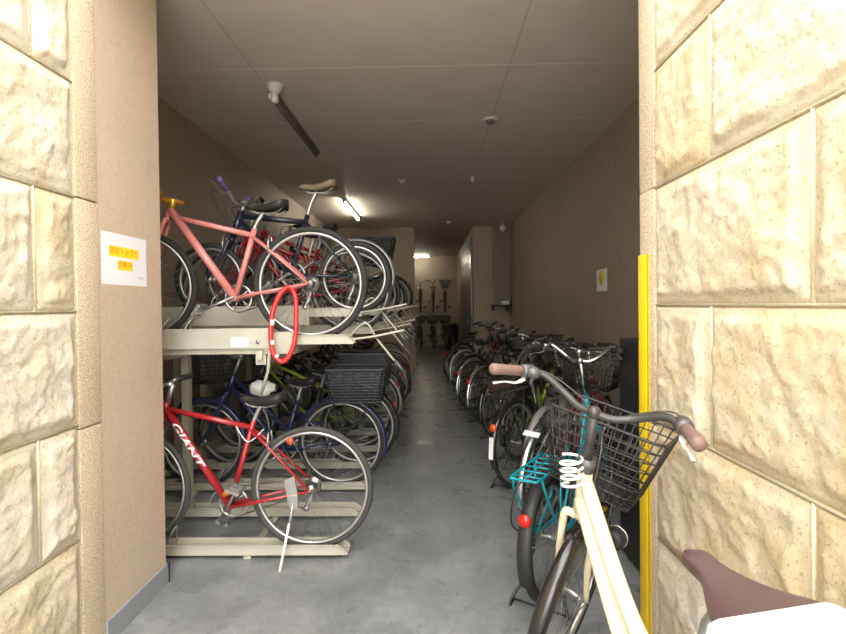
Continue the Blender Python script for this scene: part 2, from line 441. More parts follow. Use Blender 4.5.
# ------------------------------------------------------------------ bicycles
WC = {}
def wheel_meshes(r, tw, tyre, rim, fine):
    key = (r, tw, tyre, rim, fine)
    if key in WC: return WC[key]
    n = 56 if fine else 32; k = 10 if fine else 6
    R0 = r-tw/2
    a = MB().lathe([(R0+tw/2*cos(2*pi*i/k), tw/2*sin(2*pi*i/k)) for i in range(k)], n).mesh('tyre', tyre)
    rr = r-tw; w = min(.012, tw*.4)
    h = MB().lathe([(rr+.003, -w), (rr+.003, w), (rr-.010, w*.9), (rr-.015, 0), (rr-.010, -w*.9)], n)
    h.cyl((0,-.048,0), (0,.048,0), .010, 10); h.cyl((0,-.033,0), (0,-.028,0), .024, 14); h.cyl((0,.028,0), (0,.033,0), .024, 14)
    h.cyl((0,-.062,0), (0,.062,0), .005, 6)
    hm = h.mesh('wheel_rim', rim)
    s = MB(); ns = 32 if fine else 20
    for i in range(ns):
        a0 = 2*pi*i/ns; sg = 1 if i % 2 else -1; da = (.9 if (i//2) % 2 else -.9)
        s.tube([(.022*cos(a0+da), .03*sg, .022*sin(a0+da)), ((rr-.008)*cos(a0), .002*sg, (rr-.008)*sin(a0))], .0012, 3)
    sm = s.mesh('spokes', 'spoke')
    WC[key] = (a, hm, sm); return WC[key]

def saddle_mesh(L, W, z, xn, thick=.045, tilt=0.):
    # lofted saddle: nose at xn, extends back by L
    mb = MB(); N = 14; K = 14; vs = []; fs = []
    for i in range(N+1):
        t = i/N; x = xn-L*t
        w = W/2*(.24+.76*(max(0, t-.22)/.78)**1.5*(3-2*(max(0, t-.22)/.78)**1.0)/1.0) if t > .22 else W/2*.24
        w = min(w, W/2)
        if t > .9: w *= sqrt(max(.03, 1-((t-.9)/.115)**2))
        if t < .10: w *= sqrt(max(.08, 1-((.10-t)/.105)**2))
        zt = z + .012*cos(t*pi*2)*.6+.022*max(0, t-.45)+tilt*(x-xn)
        th = thick*(.7+.5*t)
        if t < .1: th *= .6+4*t; zt -= .01*(1-10*t)
        for k in range(K):
            a = 2*pi*k/K; cy = cos(a); cz = sin(a)
            yy = w*math.copysign(abs(cy)**.75, cy)
            zz = zt+(cz*th*.3 if cz > 0 else cz*th*(1.0 if abs(cy) > .35 else .45))-.0
            vs.append((x, yy, zz))
    for i in range(N):
        for k in range(K):
            l = (k+1) % K; fs.append((i*K+k, i*K+l, (i+1)*K+l, (i+1)*K+k))
    fs += [tuple(range(K))[::-1], tuple(range(N*K, N*K+K))]
    return mb.add(vs, fs)

def wire_basket(cx, z0, z1, lt, wt, lb, wb, wr=.0022, nv=7, step=.035, rim=.005):
    """open wire basket, centre cx (x), from z0 to z1, top length/width lt,wt and bottom lb,wb"""
    mb = MB()
    def rr(L, W, z, rad=.04, n=5):
        out = []
        for (sx, sy, a0) in ((1,1,0),(-1,1,pi/2),(-1,-1,pi),(1,-1,1.5*pi)):
            for i in range(n+1):
                a = a0+pi/2*i/n
                out.append(V((cx+sx*(L/2-rad)+rad*cos(a), sy*(W/2-rad)+rad*sin(a), z)))
        return out
    for k in range(nv+1):
        t = k/nv; L = lb+(lt-lb)*t; W = wb+(wt-wb)*t; z = z0+(z1-z0)*t
        mb.tube(rr(L, W, z), rim if k == nv else wr*1.15, 6 if k == nv else 4, True)
    def side(P0, P1, n, Q0, Q1):
        for i in range(n+1):
            t = i/n; mb.tube([V(P0).lerp(V(P1), t), V(Q0).lerp(V(Q1), t)], wr, 4)
    nl = max(3, int(lt/step)); nw = max(3, int(wt/step))
    for sy in (-1, 1):
        side((cx-lb/2+.03, sy*wb/2, z0), (cx+lb/2-.03, sy*wb/2, z0), nl, (cx-lt/2+.03, sy*wt/2, z1), (cx+lt/2-.03, sy*wt/2, z1))
    for sx in (-1, 1):
        side((cx+sx*lb/2, -wb/2+.03, z0), (cx+sx*lb/2, wb/2-.03, z0), nw, (cx+sx*lt/2, -wt/2+.03, z1), (cx+sx*lt/2, wt/2-.03, z1))
    for i in range(nl+1):
        x = cx-lb/2+lb*i/nl; mb.tube([(x, -wb/2, z0), (x, wb/2, z0)], wr, 4)
    for i in range(nw+1):
        y = -wb/2+wb*i/nw; mb.tube([(cx-lb/2, y, z0), (cx+lb/2, y, z0)], wr, 4)
    return mb

def bicycle(label, loc, heading, lean=0., group=None, **k):
    g = k.get
    r = g('r', .33); tw = g('tw', .035); wb = g('wb', 1.05); tyre = g('tyre', 'tyre'); rimm = g('rim', 'alloy')
    fm = g('frame', 'black_paint'); style = g('style', 'diamond'); fine = g('fine', False); n8 = 10 if fine else 6
    root = thing('bicycle', label, 'bicycle', loc, (lean, 0, heading), group)
    ha = R(g('head_angle', 70)); ca, sa = cos(ha), sin(ha); rake = .05
    ax0 = wb-rake/sa
    axp = lambda z: V((ax0-(z-r)/sa*ca, 0, z))
    zc = g('crown', r*2+.04); zh = g('headtop', .86); zs = g('stemtop', .98); zhb = zc+.025
    base = axp(zs); u = V((-ca, 0, sa))
    S = Matrix.Translation(base) @ Matrix.Rotation(g('steer', 0.), 4, u) @ Matrix.Translation(-base)
    BB = V((g('bbx', .44), 0, g('bbz', .27)))
    sz = g('saddle_z', .88); st = V((BB.x-.30*(sz-.04-BB.z), 0, sz-.04))   # seat post top
    scl = g('seatclamp', .66); SCp = BB.lerp(st, (scl-BB.z)/(st.z-BB.z))
    # wheels
    tm, hm, sm = wheel_meshes(r, tw, tyre, rimm, fine)
    for nm, mx in (('rear_wheel', Matrix.Translation((0,0,r))), ('front_wheel', S @ Matrix.Translation((wb,0,r)))):
        w = link(nm, hm, root, mx); link('tyre', tm, w); link('spokes', sm, w)
    # frame
    fr = MB(); tr = g('tube_r', .016)
    Hb, Ht = axp(zhb), axp(zh)
    fr.tube([Hb, Ht], tr*1.25, n8+2)
    if style == 'diamond':
        fr.tube([axp(zh-.035), SCp], tr, n8+2); fr.tube([axp(zhb+.04), BB], tr*g('down_k', 1.15), n8+2)
    elif style == 'mini':
        fr.tube([axp(zh-.03), SCp+V((0,0,-.01))], tr*1.1, n8+2); fr.tube([axp(zhb+.12), BB], tr*1.2, n8+2)
    elif style == 'step':       # twin parallel sloping tubes
        a = BB.lerp(st, .30); 
        fr.tube([axp(zh-.03), a], tr*.9, n8+2); fr.tube([axp(zhb+.04), BB], tr*1.05, n8+2)
        for t_ in (.75, .45): fr.tube([axp(zh-.03).lerp(a, t_), axp(zhb+.04).lerp(BB, t_)], tr*.5, 6)
    elif style == 'loop':       # curved low tubes of a city bike
        a = BB.lerp(st, .32); p0 = axp(zh-.05); p1 = axp(zhb+.05)
        fr.tube(smooth([p1, p1.lerp(BB, .5)+V((.01,0,-.045)), BB], 8), tr*1.45, n8+4)
        fr.tube(smooth([p0, p0.lerp(a, .5)+V((0,0,-.075)), a], 8), tr*1.2, n8+4)
    elif style == 'bow':
        a = BB.lerp(st, .28)
        fr.tube(smooth([axp(zh-.08), axp(zh-.25)+V((-.18,0,-.10)), BB+V((.10,0,.09)), a], 8), tr*1.3, n8+2)
    sl = BB.lerp(st, (scl+.04-BB.z)/(st.z-BB.z) if style in ('diamond','mini') else .78)
    fr.tube([BB, sl], tr, n8+2); fr.cyl(BB-V((0,.035,0)), BB+V((0,.035,0)), .02, 12)
    for sy in (-1, 1):
        fr.tube([BB+V((-.01, sy*.02, 0)), BB.lerp(V((0,0,r)), .3)+V((0, sy*.04, 0)), V((0, sy*.055, r))], [.011,.010,.007], n8)
        top = SCp if style in ('diamond','mini') else BB.lerp(st, .62)
        fr.tube([top+V((0, sy*.012, -.01)), V((r*.62, sy*.035, r+.28)) if False else top.lerp(V((0,0,r)), .35)+V((0, sy*.035, 0)), V((0, sy*.055, r))], [.009,.008,.007], n8)
    fo = obj('frame', fr, fm, root)
    # fork (turns with the steering)
    fk = MB(); C = axp(zc)
    fk.tube([C, axp(zhb)], .018, n8)
    for sy in (-1, 1):
        d = u*-1
        fk.tube(smooth([C+V((0, sy*.012, 0)), C+V((0, sy*.045, -.004)), C+d*.07+V((0, sy*.052, 0)), axp(r+.16)+V((.004, sy*.052, 0)), V((wb, sy*.052, r))], 4), [.014]*5+[.013]*4+[.012]*4+[.010]*3+[.008], n8)
    obj('fork', fk, g('fork', fm), root, S)
    # seat post and saddle
    sd = obj('saddle', saddle_mesh(g('sad_l', .26), g('sad_w', .16), sz, st.x+g('sad_l', .26)*.52-g('sad_back', 0), tilt=g('sad_tilt', 0)), g('saddle', 'saddle_black'), root)
    ps = MB().tube(smooth([BB.lerp(st, .6), BB.lerp(st, .85), st+V((-g('sad_back', 0)*.6,0,.005))], 4), .0125, n8)
    q_ = st-V((g('sad_back', 0), 0, 0))
    for sy in (-.02, .02): ps.tube(smooth([q_+V((.10, sy*.6, .015)), q_+V((.05, sy, -.005)), q_+V((-.05, sy, -.005)), q_+V((-.10, sy*1.8, .02))], 3), .0035, 5)
    obj('seat_post', ps, g('post', 'alloy'), root)
    if g('springs'):
        for sy in (-.05, .05):
            sp = MB(); c0 = st+V((-.09-g('sad_back', 0), sy, -.045))
            sp.tube([c0+V((.02*cos(i*.8), .02*sin(i*.8), i*.0016)) for i in range(36)], .0025, 4)
            obj('saddle_spring', sp, 'chrome', sd)
    # bars: stem, bar, grips, brake levers
    bs = g('bars', 'flat'); hw = g('bar_w', .27); bm_ = g('bar_mat', 'alloy'); hb = MB(); gr = []; lv = []
    if bs == 'flat':
        c = base+V((.05, 0, .0)); hb.tube([axp(zh), base], .014, n8); hb.tube([base, c], .015, n8)
        for sy in (-1, 1):
            pth = smooth([c, c+V((0, sy*.1, 0)), c+V((-.01, sy*(hw-.1), .012)), c+V((-.035, sy*hw, .016))], 4); hb.tube(pth, .0112, n8)
            gr.append((c+V((-.02, sy*(hw-.11), .0135)), c+V((-.036, sy*(hw+.003), .016)), sy)); 
        lo = (.035, .0, -.03)
    elif bs == 'mini':
        c = base+V((.0, 0, 0)); hb.tube([axp(zh), base], .014, n8); hb.tube([base, c], .015, n8)
        for sy in (-1, 1):
            pth = smooth([c, c+V((.02, sy*.08, .0)), c+V((.04, sy*(hw-.1), .06)), c+V((.05, sy*hw, .11))], 4); hb.tube(pth, .0112, n8)
            gr.append((c+V((.040, sy*(hw-.09), .066)), c+V((.050, sy*(hw+.008), .113)), sy))
        lo = (.035, .0, -.03)
    else:    # swept city bar
        sw, up = g('sweep', .144), g('rise', .048)
        hb.tube([axp(zh-.02), base+u*.006], g('quill', .0125), n8+2); hb.sphere(base, .021, 10)
        for sy in (-1, 1):
            e = base+V((-sw, sy*hw, up)); f_ = base+V((-sw+.11, sy*(hw-.045), up+.004))
            pth = smooth([base, base+V((.012, sy*.05, -.003)), base+V((.03, sy*.105, up*.35)), base+V((.012, sy*.175, up+.006)), f_+V((.02, -sy*.02, .002)), f_, e], 5)
            hb.tube(pth, .0115, n8+2); gr.append((f_, e, sy))
        lo = (.02, .0, -.035)
    h_o = obj('handlebar', hb, bm_, root, S)
    for (a, e, sy) in gr:
        d = (e-a).normalized(); L = (e-a).length
        gm = MB().tube([a, a+d*.006, a+d*L*.3, a+d*L*.75, e-d*.004, e+d*.004], [.012, .0165, .0168, .0175, .0185, .012], 12 if fine else 8)
        obj('grip', gm, g('grip', 'grip_black'), h_o)
        fwd = V((1, 0, -.25)) if bs != 'city' else V((.35, -sy*.05, -.95)).normalized()
        o1 = a-d*.02
        if bs == 'city': o1 = a-d*.012
        lm = MB().tube([o1, o1+fwd*.022], .010, 8)
        q = o1+fwd*.03
        lm.tube(smooth([q, q+d*.035+fwd*.014, q+d*.08+fwd*.012, q+d*.125+fwd*.018], 4), [.009]*3+[.0065]*4+[.005]*4+[.006]*2, 8, flat=.6)
        obj('brake_lever', lm, g('lever', 'alloy'), h_o)
        if g('caps'):
            obj('grip_shifter', MB().tube([a-d*.045, a-d*.04, a-d*.005, a], [.014, .024, .022, .016], 14), 'grey_metal', h_o)
    if g('bell', False):
        b0 = base+V((-.015, g('bell_y', .16), .055)) 
        obj('bell', MB().sphere(tuple(b0), .025, 14, (1,1,.8)).cyl(b0-V((0,0,.04)), b0, .006, 6), g('bell_mat', 'chrome'), h_o)
    # cables
    cb = MB()
    for sy in (-1, 1):
        a = gr[0 if sy < 0 else 1][0]
        if sy > 0: path = [a+V((.03, 0, -.01)), a+V((.12, -sy*.04, .0)), base+V((.15, sy*.05, -.03)), base+V((.10, sy*.01, -.15)), axp(zc+.02)+V((.04, sy*.01, 0))]
        else: path = [a+V((.03, 0, -.01)), a+V((.11, -sy*.06, .01)), base+V((.13, sy*.02, -.04)), base+V((.06, sy*.035, -.14)), axp(zhb+.04)+V((.02, sy*.025, .0))]
        cb.tube(smooth(path, 6), .0025, 5)
    obj('brake_cable', cb, g('cable', 'black_plastic'), h_o)
    # cranks and chain
    cr = MB(); yy = -.045
    ringr = g('ring_r', .088)
    cr.lathe([(ringr, yy-.002), (ringr, yy+.002), (ringr-.016, yy+.002), (ringr-.016, yy-.002)], 28, c=(BB.x, 0, BB.z))
    for i in range(5):
        a = 2*pi*i/5; cr.tube([BB+V((0, yy, 0)), BB+V(((ringr-.01)*cos(a), yy, (ringr-.01)*sin(a)))], .005, 5)
    cr.cyl(BB+V((0,-.06,0)), BB+V((0,.06,0)), .012, 10)
    crk = obj('chainring', cr, g('crank', 'alloy'), root)
    ca_ = g('crank_angle', -.6)
    for sy in (-1, 1):
        a = ca_ + (pi if sy < 0 else 0); e = BB+V((.168*cos(a), sy*.075, .168*sin(a)))
        obj('crank_arm', MB().tube([BB+V((0, sy*.058, 0)), BB.lerp(e, .5)+V((0, sy*.034, 0)), e], [.013, .009, .010], 8, flat=.8), g('crank', 'alloy'), root)
        pd = MB(); c = e+V((0, sy*.055, 0)); tl = g('pedal_tilt', .35)
        A = V((cos(tl), 0, sin(tl))); B = V((0, 1, 0)); N_ = A.cross(B)
        for o_ in (-.032, .032): pd.obox(c+A*o_, A*.006, B*.045, N_*.010)
        for o_ in (-.042, 0, .042): pd.obox(c+B*o_, A*.035, B*.004, N_*.008)
        pd.cyl(e, c+B*sy*.04, .006, 8)
        obj('pedal', pd, g('pedal', 'black_plastic'), root)
    cg = MB()
    rs_ = g('cog', .038)
    cg.tube([V((BB.x, yy, BB.z+ringr)), V((0, yy, r+rs_)), V((-rs_, yy, r)), V((0, yy, r-rs_)), V((BB.x, yy, BB.z-ringr))], .0035, 5)
    obj('chain', cg, 'steel', root)
    if g('guard'):
        gm = MB(); gm.tube([V((BB.x+.08, yy-.012, BB.z)), V((BB.x+.05, yy-.012, BB.z+.06)), V((.02, yy-.012, r+.035)), V((-.04, yy-.012, r))], [.03,.045,.035,.025], 8, flat=.4)
        obj('chain_guard', gm, g('guard'), root)
    if g('cassette'):
        km = MB()
        for i, q in enumerate((.048, .042, .036, .030, .025)): km.cyl((0, -.028-.004*i, r), (0, -.0295-.004*i, r), q, 24)
        obj('cassette', km, 'steel', root)
        km = MB().tube(smooth([(.01, -.055, r-.01), (.015, -.06, r-.05), (.03, -.055, r-.10), (.05, -.055, r-.13)], 3), .009, 6)
        km.cyl((.03, -.05, r-.09), (.03, -.06, r-.09), .018, 12); km.cyl((.05, -.05, r-.14), (.05, -.06, r-.14), .018, 12)
        obj('derailleur', km, 'alloy', root)
        for (nm, p, mm) in (('rear_brake', SCp.lerp(V((0,0,r)), .30)+V((0, 0, .01)), None), ('front_brake', axp(r*2-.03)+V((.03,0,0)), S)):
            qm = MB()
            for sy in (-1, 1): qm.tube([p+V((0, sy*.035, -.035)), p+V((.0, sy*.035, .03)), p+V((0, sy*.02, .07))], .006, 6)
            qm.tube([p+V((0, -.035, .04)), p+V((0, 0, .085)), p+V((0, .035, .04))], .0018, 4)
            obj(nm, qm, 'alloy', root, mm)
    # mudguards
    if g('fender'):
        R1 = r+.014; w = tw/2+.011
        prof = [(R1-.016, -w), (R1-.002, -w*.8), (R1+.006, -w*.3), (R1+.006, w*.3), (R1-.002, w*.8), (R1-.016, w), (R1-.018, w-.002), (R1-.004, w*.7), (R1+.003, 0), (R1-.004, -w*.7), (R1-.018, -w+.002)]
        nn = 36 if fine else 20
        rf = MB().lathe(prof, nn, R(28), R(g('rf_end', 200)))
        rfo = obj('rear_mudguard', rf, g('fender'), root, Matrix.Translation((0,0,r)))
        st_ = MB()
        for sy in (-1, 1): st_.tube([(0, sy*.055, 0), ((R1-.01)*cos(R(165)), sy*w, (R1-.01)*sin(R(165)))], .002, 5)
        obj('mudguard_stay', st_, 'steel', rfo)
        ff = MB().lathe(prof, nn, R(g('ff0', 62)), R(g('ff1', 196)))
        ffo = obj('front_mudguard', ff, g('fender'), root, S @ Matrix.Translation((wb,0,r)))
        st_ = MB()
        for sy in (-1, 1): st_.tube([(0, sy*.055, 0), ((R1-.01)*cos(R(185)), sy*w, (R1-.01)*sin(R(185)))], .002, 5)
        obj('mudguard_stay', st_, 'steel', ffo)
        if g('tail_ref', True):
            aa = R(g('ref_a', 148)); p = V(((R1+.012)*cos(aa), 0, (R1+.012)*sin(aa)+r)); dd = V((cos(aa), 0, sin(aa)))
            obj('reflector', MB().cyl(p, p+V((-.014, 0, .002)), .027, 18), g('ref_mat', 'red_reflector'), root)
        if g('rear_plate'):
            aa = R(124); p = V(((R1+.016)*cos(aa), 0, (R1+.016)*sin(aa)+r))
            obj('registration_sticker', MB().obox(p, (.0, .05, .0), V((-sin(aa), 0, cos(aa)))*.018, V((cos(aa), 0, sin(aa)))*.003), 'sticker', root)
        if g('tail_white'):
            aa = R(172); p = V(((R1+.010)*cos(aa), 0, (R1+.010)*sin(aa)+r))
            obj('mudguard_tip', MB().obox(p+V((0,0,-.01)), (.003,0,.001), (0,.017,0), (.01,0,.075)), 'white_plastic', root)
    # carrier
    cz = g('cz', r*2+.085)
    if g('carrier'):
        cm = MB(); x0, x1, hwid = -.26, .16, .065
        cm.tube(smooth([(x1, -hwid, cz), (x0+.04, -hwid, cz), (x0, -hwid+.03, cz), (x0, hwid-.03, cz), (x0+.04, hwid, cz), (x1, hwid, cz)], 5), .006, 8)
        for i in range(6):
            x = x0+.05+(x1-x0-.08)*i/5; cm.tube([(x, -hwid, cz), (x, hwid, cz)], .004, 6)
        cm.tube([(x1, 0, cz), (x0, 0, cz)], .004, 6)
        for sy in (-1, 1):
            cm.tube(smooth([(x0+.05, sy*hwid, cz), (x0+.07, sy*(hwid+.01), cz-.08), (-.03, sy*.068, r+.06), (0, sy*.062, r)], 4), .006, 8)
            cm.tube([(x1-.12, sy*hwid, cz), (0, sy*.062, r)], .005, 6)
        obj('rear_carrier', cm, g('carrier'), root)
        if g('hook'):
            obj('carrier_strap', MB().tube(smooth([(x0+.02, 0, cz), (x0-.03, .03, cz-.05), (x0+.02, .07, cz-.22), (-.02, .07, r)], 6), .004, 6), 'black_plastic', root)
    if g('rear_basket'):
        bk = wire_basket(g('rbx', -.07), cz+.01, cz+.01+g('rb_h', .25), .44, .30, .37, .25, g('rb_w', .004), 11, .022, .012)
        if g('rb_solid'):
            bk.box((g('rbx', -.07)-.18, -.125, cz+.01), (g('rbx', -.07)+.18, .125, cz+.02))
        obj('rear_basket', bk, g('rear_basket'), root)
    if g('front_basket'):
        z1 = g('fb_top', zs+.03); z0 = z1-g('fb_h', .22); cx = axp(z1).x+g('fb_off', .21)
        lt, wt = g('fb_l', .29), g('fb_wd', .37)
        fbm = wire_basket(cx, z0, z1, lt, wt, lt*.72, wt*.70, g('fb_w', .0022), 7, .034, g('fb_rim', .005))
        bo = obj('front_basket', fbm, g('front_basket'), root, S)
        sm_ = MB()
        for sy in (-1, 1): sm_.tube([V((wb, sy*.06, r)), V((cx-.02, sy*.07, z0))], .004, 6)
        sm_.tube([axp(zh-.03), V((cx-lt*.36, 0, z0+.02))], .008, 6)
        obj('basket_stay', sm_, 'black_metal', root, S)
    if g('lamp'):
        c = axp(zc-.06)+V((g('lamp_x', .07), g('lamp_y', -.07), 0)); lm = MB()
        lm.lathe([(.001, 0), (.030, .004), (.036, .03), (.034, .055), (.001, .06)], 20)
        mx = S @ Matrix.Translation(c) @ Matrix.Rotation(-pi/2, 4, 'Z')
        lo_ = obj('headlight', lm, 'black_plastic', root, mx)
        obj('lamp_ring', MB().lathe([(.036, .052), (.039, .056), (.036, .062), (.032, .06)], 24), 'chrome', lo_)
        obj('lamp_bracket', MB().tube([axp(zc-.02), c], .005, 6), 'steel', root, S)
    # stands
    sk = g('stand', 'side')
    if sk == 'centre':
        s_ = MB(); wq = .13
        for sy in (-1, 1):
            s_.tube(smooth([(0, sy*.06, r), (-.06, sy*.075, r*.5), (-.15, sy*wq, .03), (-.17, sy*wq, .008), (-.10, sy*(wq+.01), .008)], 5), .007, 8)
        s_.tube([(-.15, -wq, .03), (-.15, wq, .03)], .005, 6)
        obj('kickstand', s_, 'black_metal', root)
    elif sk == 'side':
        s_ = MB().tube([(.0, .06, r), (.05, .12, .06), (.03, .135, .012)], .008, 8)
        obj('kickstand', s_, 'alloy', root)
    elif sk == 'plate':     # silver plate with straight leg, left side
        s_ = MB().obox((.10, .055, r+.01), (.028, .0, -.012), (0, .006, 0), (.01, 0, .065))
        s_.obox((.085, .06, r-.055), (.022, 0, 0), (0, .009, 0), (0, 0, .035))
        s_.tube([(.09, .065, r-.06), (.105, .085, r-.18)], .009, 8); 
        so = obj('kickstand', s_, 'alloy', root)
        obj('stand_leg', MB().tube([(.105, .085, r-.16), (.145, .16, -.075)], [.007, .008], 8), 'white_plastic', so)
    root['_'] = 0; del root['_']
    k['_S'] = S; k['_axp'] = axp; k['_BB'] = BB
    return root, S, axp, BB, fo

# ---- the cream city bike in the foreground
NEAR = dict(r=.33, tw=.034, wb=1.08, head_angle=68, crown=.70, headtop=.90, stemtop=1.08, bars='city', sweep=.144, rise=.048, bar_w=.283,
            frame='cream_paint', style='loop', fine=True, tube_r=.0185, bbx=.43, saddle_z=.872, sad_back=.08, sad_l=.30, sad_w=.24, saddle='saddle_brown',
            fender='black_gloss', front_basket='basket_wire', fb_top=1.035, fb_h=.24, fb_off=.225, fb_l=.31, fb_wd=.38, fb_rim=.0045, bar_mat='bar_grey', grip='grip_brown',
            lever='white_plastic', quill=.0150, caps=True, lamp=True, lamp_y=-.10, lamp_x=.05, bell=True, bell_y=.205, bell_mat='grey_metal', stand='centre', carrier='black_metal', guard='black_plastic',
            cable='grey_metal', springs=True, steer=R(-48), seatclamp=.70, crank='alloy')
root, S, axp, BB, fo = bicycle('cream city bicycle with brown grips and wire basket beside the right stone wall', (.635, .665, 0), R(97.3), R(-3.4), **NEAR)
obj('stem_collar', MB().cyl(axp(.885), axp(.925), .028, 18), 'grey_metal', root)
obj('rear_box', MB().box((-.36, .02, .765), (-.0, .225, .995), bev=.024), 'white_plastic', root, label='white rounded box behind the brown saddle')
# white coiled lock hanging on the head tube
cp = [root.matrix_basis @ (axp(.885)+V((-.01+.030*cos(a), .050+.034*sin(a), -.045+a*.0036))) for a in [i*.42 for i in range(62)]]
o = obj('coil_lock', MB().tube(cp, .0045, 7), 'white_plastic'); tag(o, 'white coiled cable lock hanging at the head of the cream bicycle', 'lock')

# ---- left rack
def left(label, y, z, xr, lean=0., yaw=0., **k):
    return bicycle(label, (xr, y, z), pi+yaw, lean, k.pop('group', None), **k)
ZU = 1.19
PINK = dict(r=.345, tw=.038, wb=1.05, headtop=.80, crown=.735, stemtop=.855, head_angle=71, bbx=.456, bbz=.265, saddle_z=.815, seatclamp=.64,
            frame='pink_paint', fine=True, tube_r=.0165, down_k=1.45, rim='alloy', cassette=True, stand='none', bar_w=.24, bar_mat='gold', grip='orange_grip', sad_l=.25, sad_w=.15,
            crank_angle=-.42, pedal='alloy', steer=R(14), sad_back=.05, tyre='tyre', pedal_tilt=-.9)
root, S, axp, BB, fo = left('pink mountain bicycle in the nearest upper tray of the left rack', 2.78, ZU, -.715, **PINK)
obj('stem_clamp', MB().tube([axp(.80), axp(.855), axp(.855)+V((.05,0,0))], .021, 10), 'gold', root, S)
NAVY = dict(r=.245, tw=.036, wb=.975, headtop=.70, crown=.50, stemtop=.74, head_angle=70, bbx=.43, bbz=.27, saddle_z=.86, seatclamp=.63, style='mini', tube_r=.017,
            frame='navy_paint', fine=True, cassette=True, stand='none', bars='mini', bar_w=.25, grip='grip_purple', saddle='saddle_tan', sad_l=.25, sad_w=.13, sad_back=.03, bar_mat='alloy', sad_tilt=-.03)
left('navy small-wheeled bicycle with tan saddle, second in the upper rack', 3.12, 1.345, -.505, **NAVY)
REDU = dict(r=.34, tw=.034, frame='red_paint', cassette=True, stand='none', saddle_z=.80, seatclamp=.58, headtop=.82, tyre='tyre_grey', bar_w=.25)
left('red bicycle with pale rims, third in the upper rack behind the navy one', 3.75, 1.19, -.64, **REDU)
left('red bicycle with silver mudguards, fourth in the upper rack', 4.2, 1.33, -.66, r=.33, frame='red_paint', style='diamond', stand='none', tail_ref=False, saddle_z=.78, seatclamp=.55, headtop=.76, bar_w=.25, fender='silver_paint')
left('black bicycle carrying a dark rear basket in the upper rack', 4.95, 1.19, -.66, r=.33, frame='black_paint', style='step', stand='none', tail_ref=False, saddle_z=.80, fender='black_gloss', carrier='black_metal', rear_basket='dark_basket', rb_w=.006, rb_h=.21, cz=.69, rb_solid=True, bar_w=.25, bars='city')
left('red bicycle in the upper rack just past the rear basket', 5.5, 1.33, -.70, r=.30, frame='red_paint', stand='none', tail_ref=False, saddle_z=.75, seatclamp=.55, headtop=.74, crown=.64, bar_w=.25)
left('black small-wheeled bicycle farthest but one in the upper rack', 6.2, 1.19, -.62, r=.30, frame='black_paint', stand='none', tail_ref=False, saddle_z=.82, seatclamp=.55, headtop=.74, crown=.64, bar_w=.25, fender='black_gloss')
left('dark bicycle farthest along the upper rack', 7.1, 1.19, -.60, r=.33, frame='black_paint', style='step', stand='none', tail_ref=False, saddle_z=.84, fender='black_gloss', bars='city', bar_w=.25)
ZL = .04
RED = dict(r=.345, tw=.032, wb=1.03, headtop=.83, crown=.735, stemtop=.93, head_angle=71, bbx=.466, bbz=.245, saddle_z=.85, seatclamp=.685,
           frame='red_paint', fine=True, tube_r=.0150, down_k=1.35, rim='alloy', cassette=True, stand='plate', bar_w=.22, tyre='tyre_grey', sad_back=.03, crank_angle=2.12, sad_l=.26, sad_w=.15, pedal='alloy')
root, S, axp, BB, fo = left('red road-style bicycle with white lettering in the nearest lower tray', 2.585, ZL, -.672, **RED)
# white lettering wrapped round the down tube
p0 = axp(.735+.025+.04); rad = .0150*1.35
d = (BB-p0).normalized(); n_ = V((0, 1, 0)); upv = n_.cross(d)
vs, fs = text_mesh('GIANT', .072, .25); cen = p0+d*.235
import bmesh
bm = bmesh.new(); bv = [bm.verts.new((v.x, v.y, 0)) for v in vs]
for f in fs:
    try: bm.faces.new([bv[i] for i in f])
    except ValueError: pass
bmesh.ops.subdivide_edges(bm, edges=list(bm.edges), cuts=3, use_grid_fill=True); bmesh.ops.triangulate(bm, faces=list(bm.faces))
bm.verts.index_update(); vs = [v.co.copy() for v in bm.verts]; fs = [tuple(v.index for v in f.verts) for f in bm.faces]; bm.free()
out = []
for v in vs:
    h_ = max(-.0185, min(.0185, v.y*.62)); out.append(cen+d*(v.x*1.32)+upv*h_+n_*(sqrt(max(0, rad*rad-h_*h_))+.0022))
obj('lettering', MB().add(out, fs, 0, False), 'letter_white', fo)
obj('side_reflector', MB().cyl((.10, .05, r_:=.345+.28), (.105, .068, r_), .018, 16), 'orange_reflector', root)
obj('bottle_bracket', MB().cyl(BB+V((-.035, .03, .10)), BB+V((.02, .03, .075)), .014, 10), 'orange_grip', root)
obj('cable_slack', MB().tube(smooth([axp(.80)+V((-.4, .01, -.10)), axp(.8)+V((-.47, .02, -.19)), axp(.8)+V((-.56, .02, -.12))], 5), .003, 5), 'white_plastic', root)
CITY = dict(r=.33, tw=.035, wb=1.06, head_angle=69, headtop=.86, crown=.70, stemtop=.99, bars='city', style='step', saddle_z=.82, stand='none', seatclamp=.6, bar_w=.26, sad_w=.19)
def city(**k):
    d = dict(CITY); d.update(k); return d
left('blue city bicycle with dark rear basket in the lower rack, behind the red one', 3.5, ZL, -.685, **city(cz=.645, rbx=-.13, frame='blue_paint', fine=True, fender='blue_paint', carrier='black_metal', rear_basket='dark_basket', rb_w=.0055, rb_h=.24, rb_solid=True, saddle_z=.80, tube_r=.017, front_basket='black_metal', ref_a=150, tail_ref=False))
left('dark city bicycle with the second dark rear basket in the lower rack', 3.95, ZL, -.62, **city(cz=.70, frame='black_paint', fender='black_gloss', carrier='black_metal', rear_basket='dark_basket', rb_w=.0055, rb_h=.25, rb_solid=True, saddle_z=.82))
left('lime green bicycle in the lower rack beyond the rear baskets', 4.4, ZL, -.70, **city(frame='lime_paint', style='diamond', fender=None, saddle_z=.8))
left('black bicycle with pale mudguards mid way along the lower rack', 4.95, ZL, -.66, **city(frame='black_paint', fender='silver_paint'))
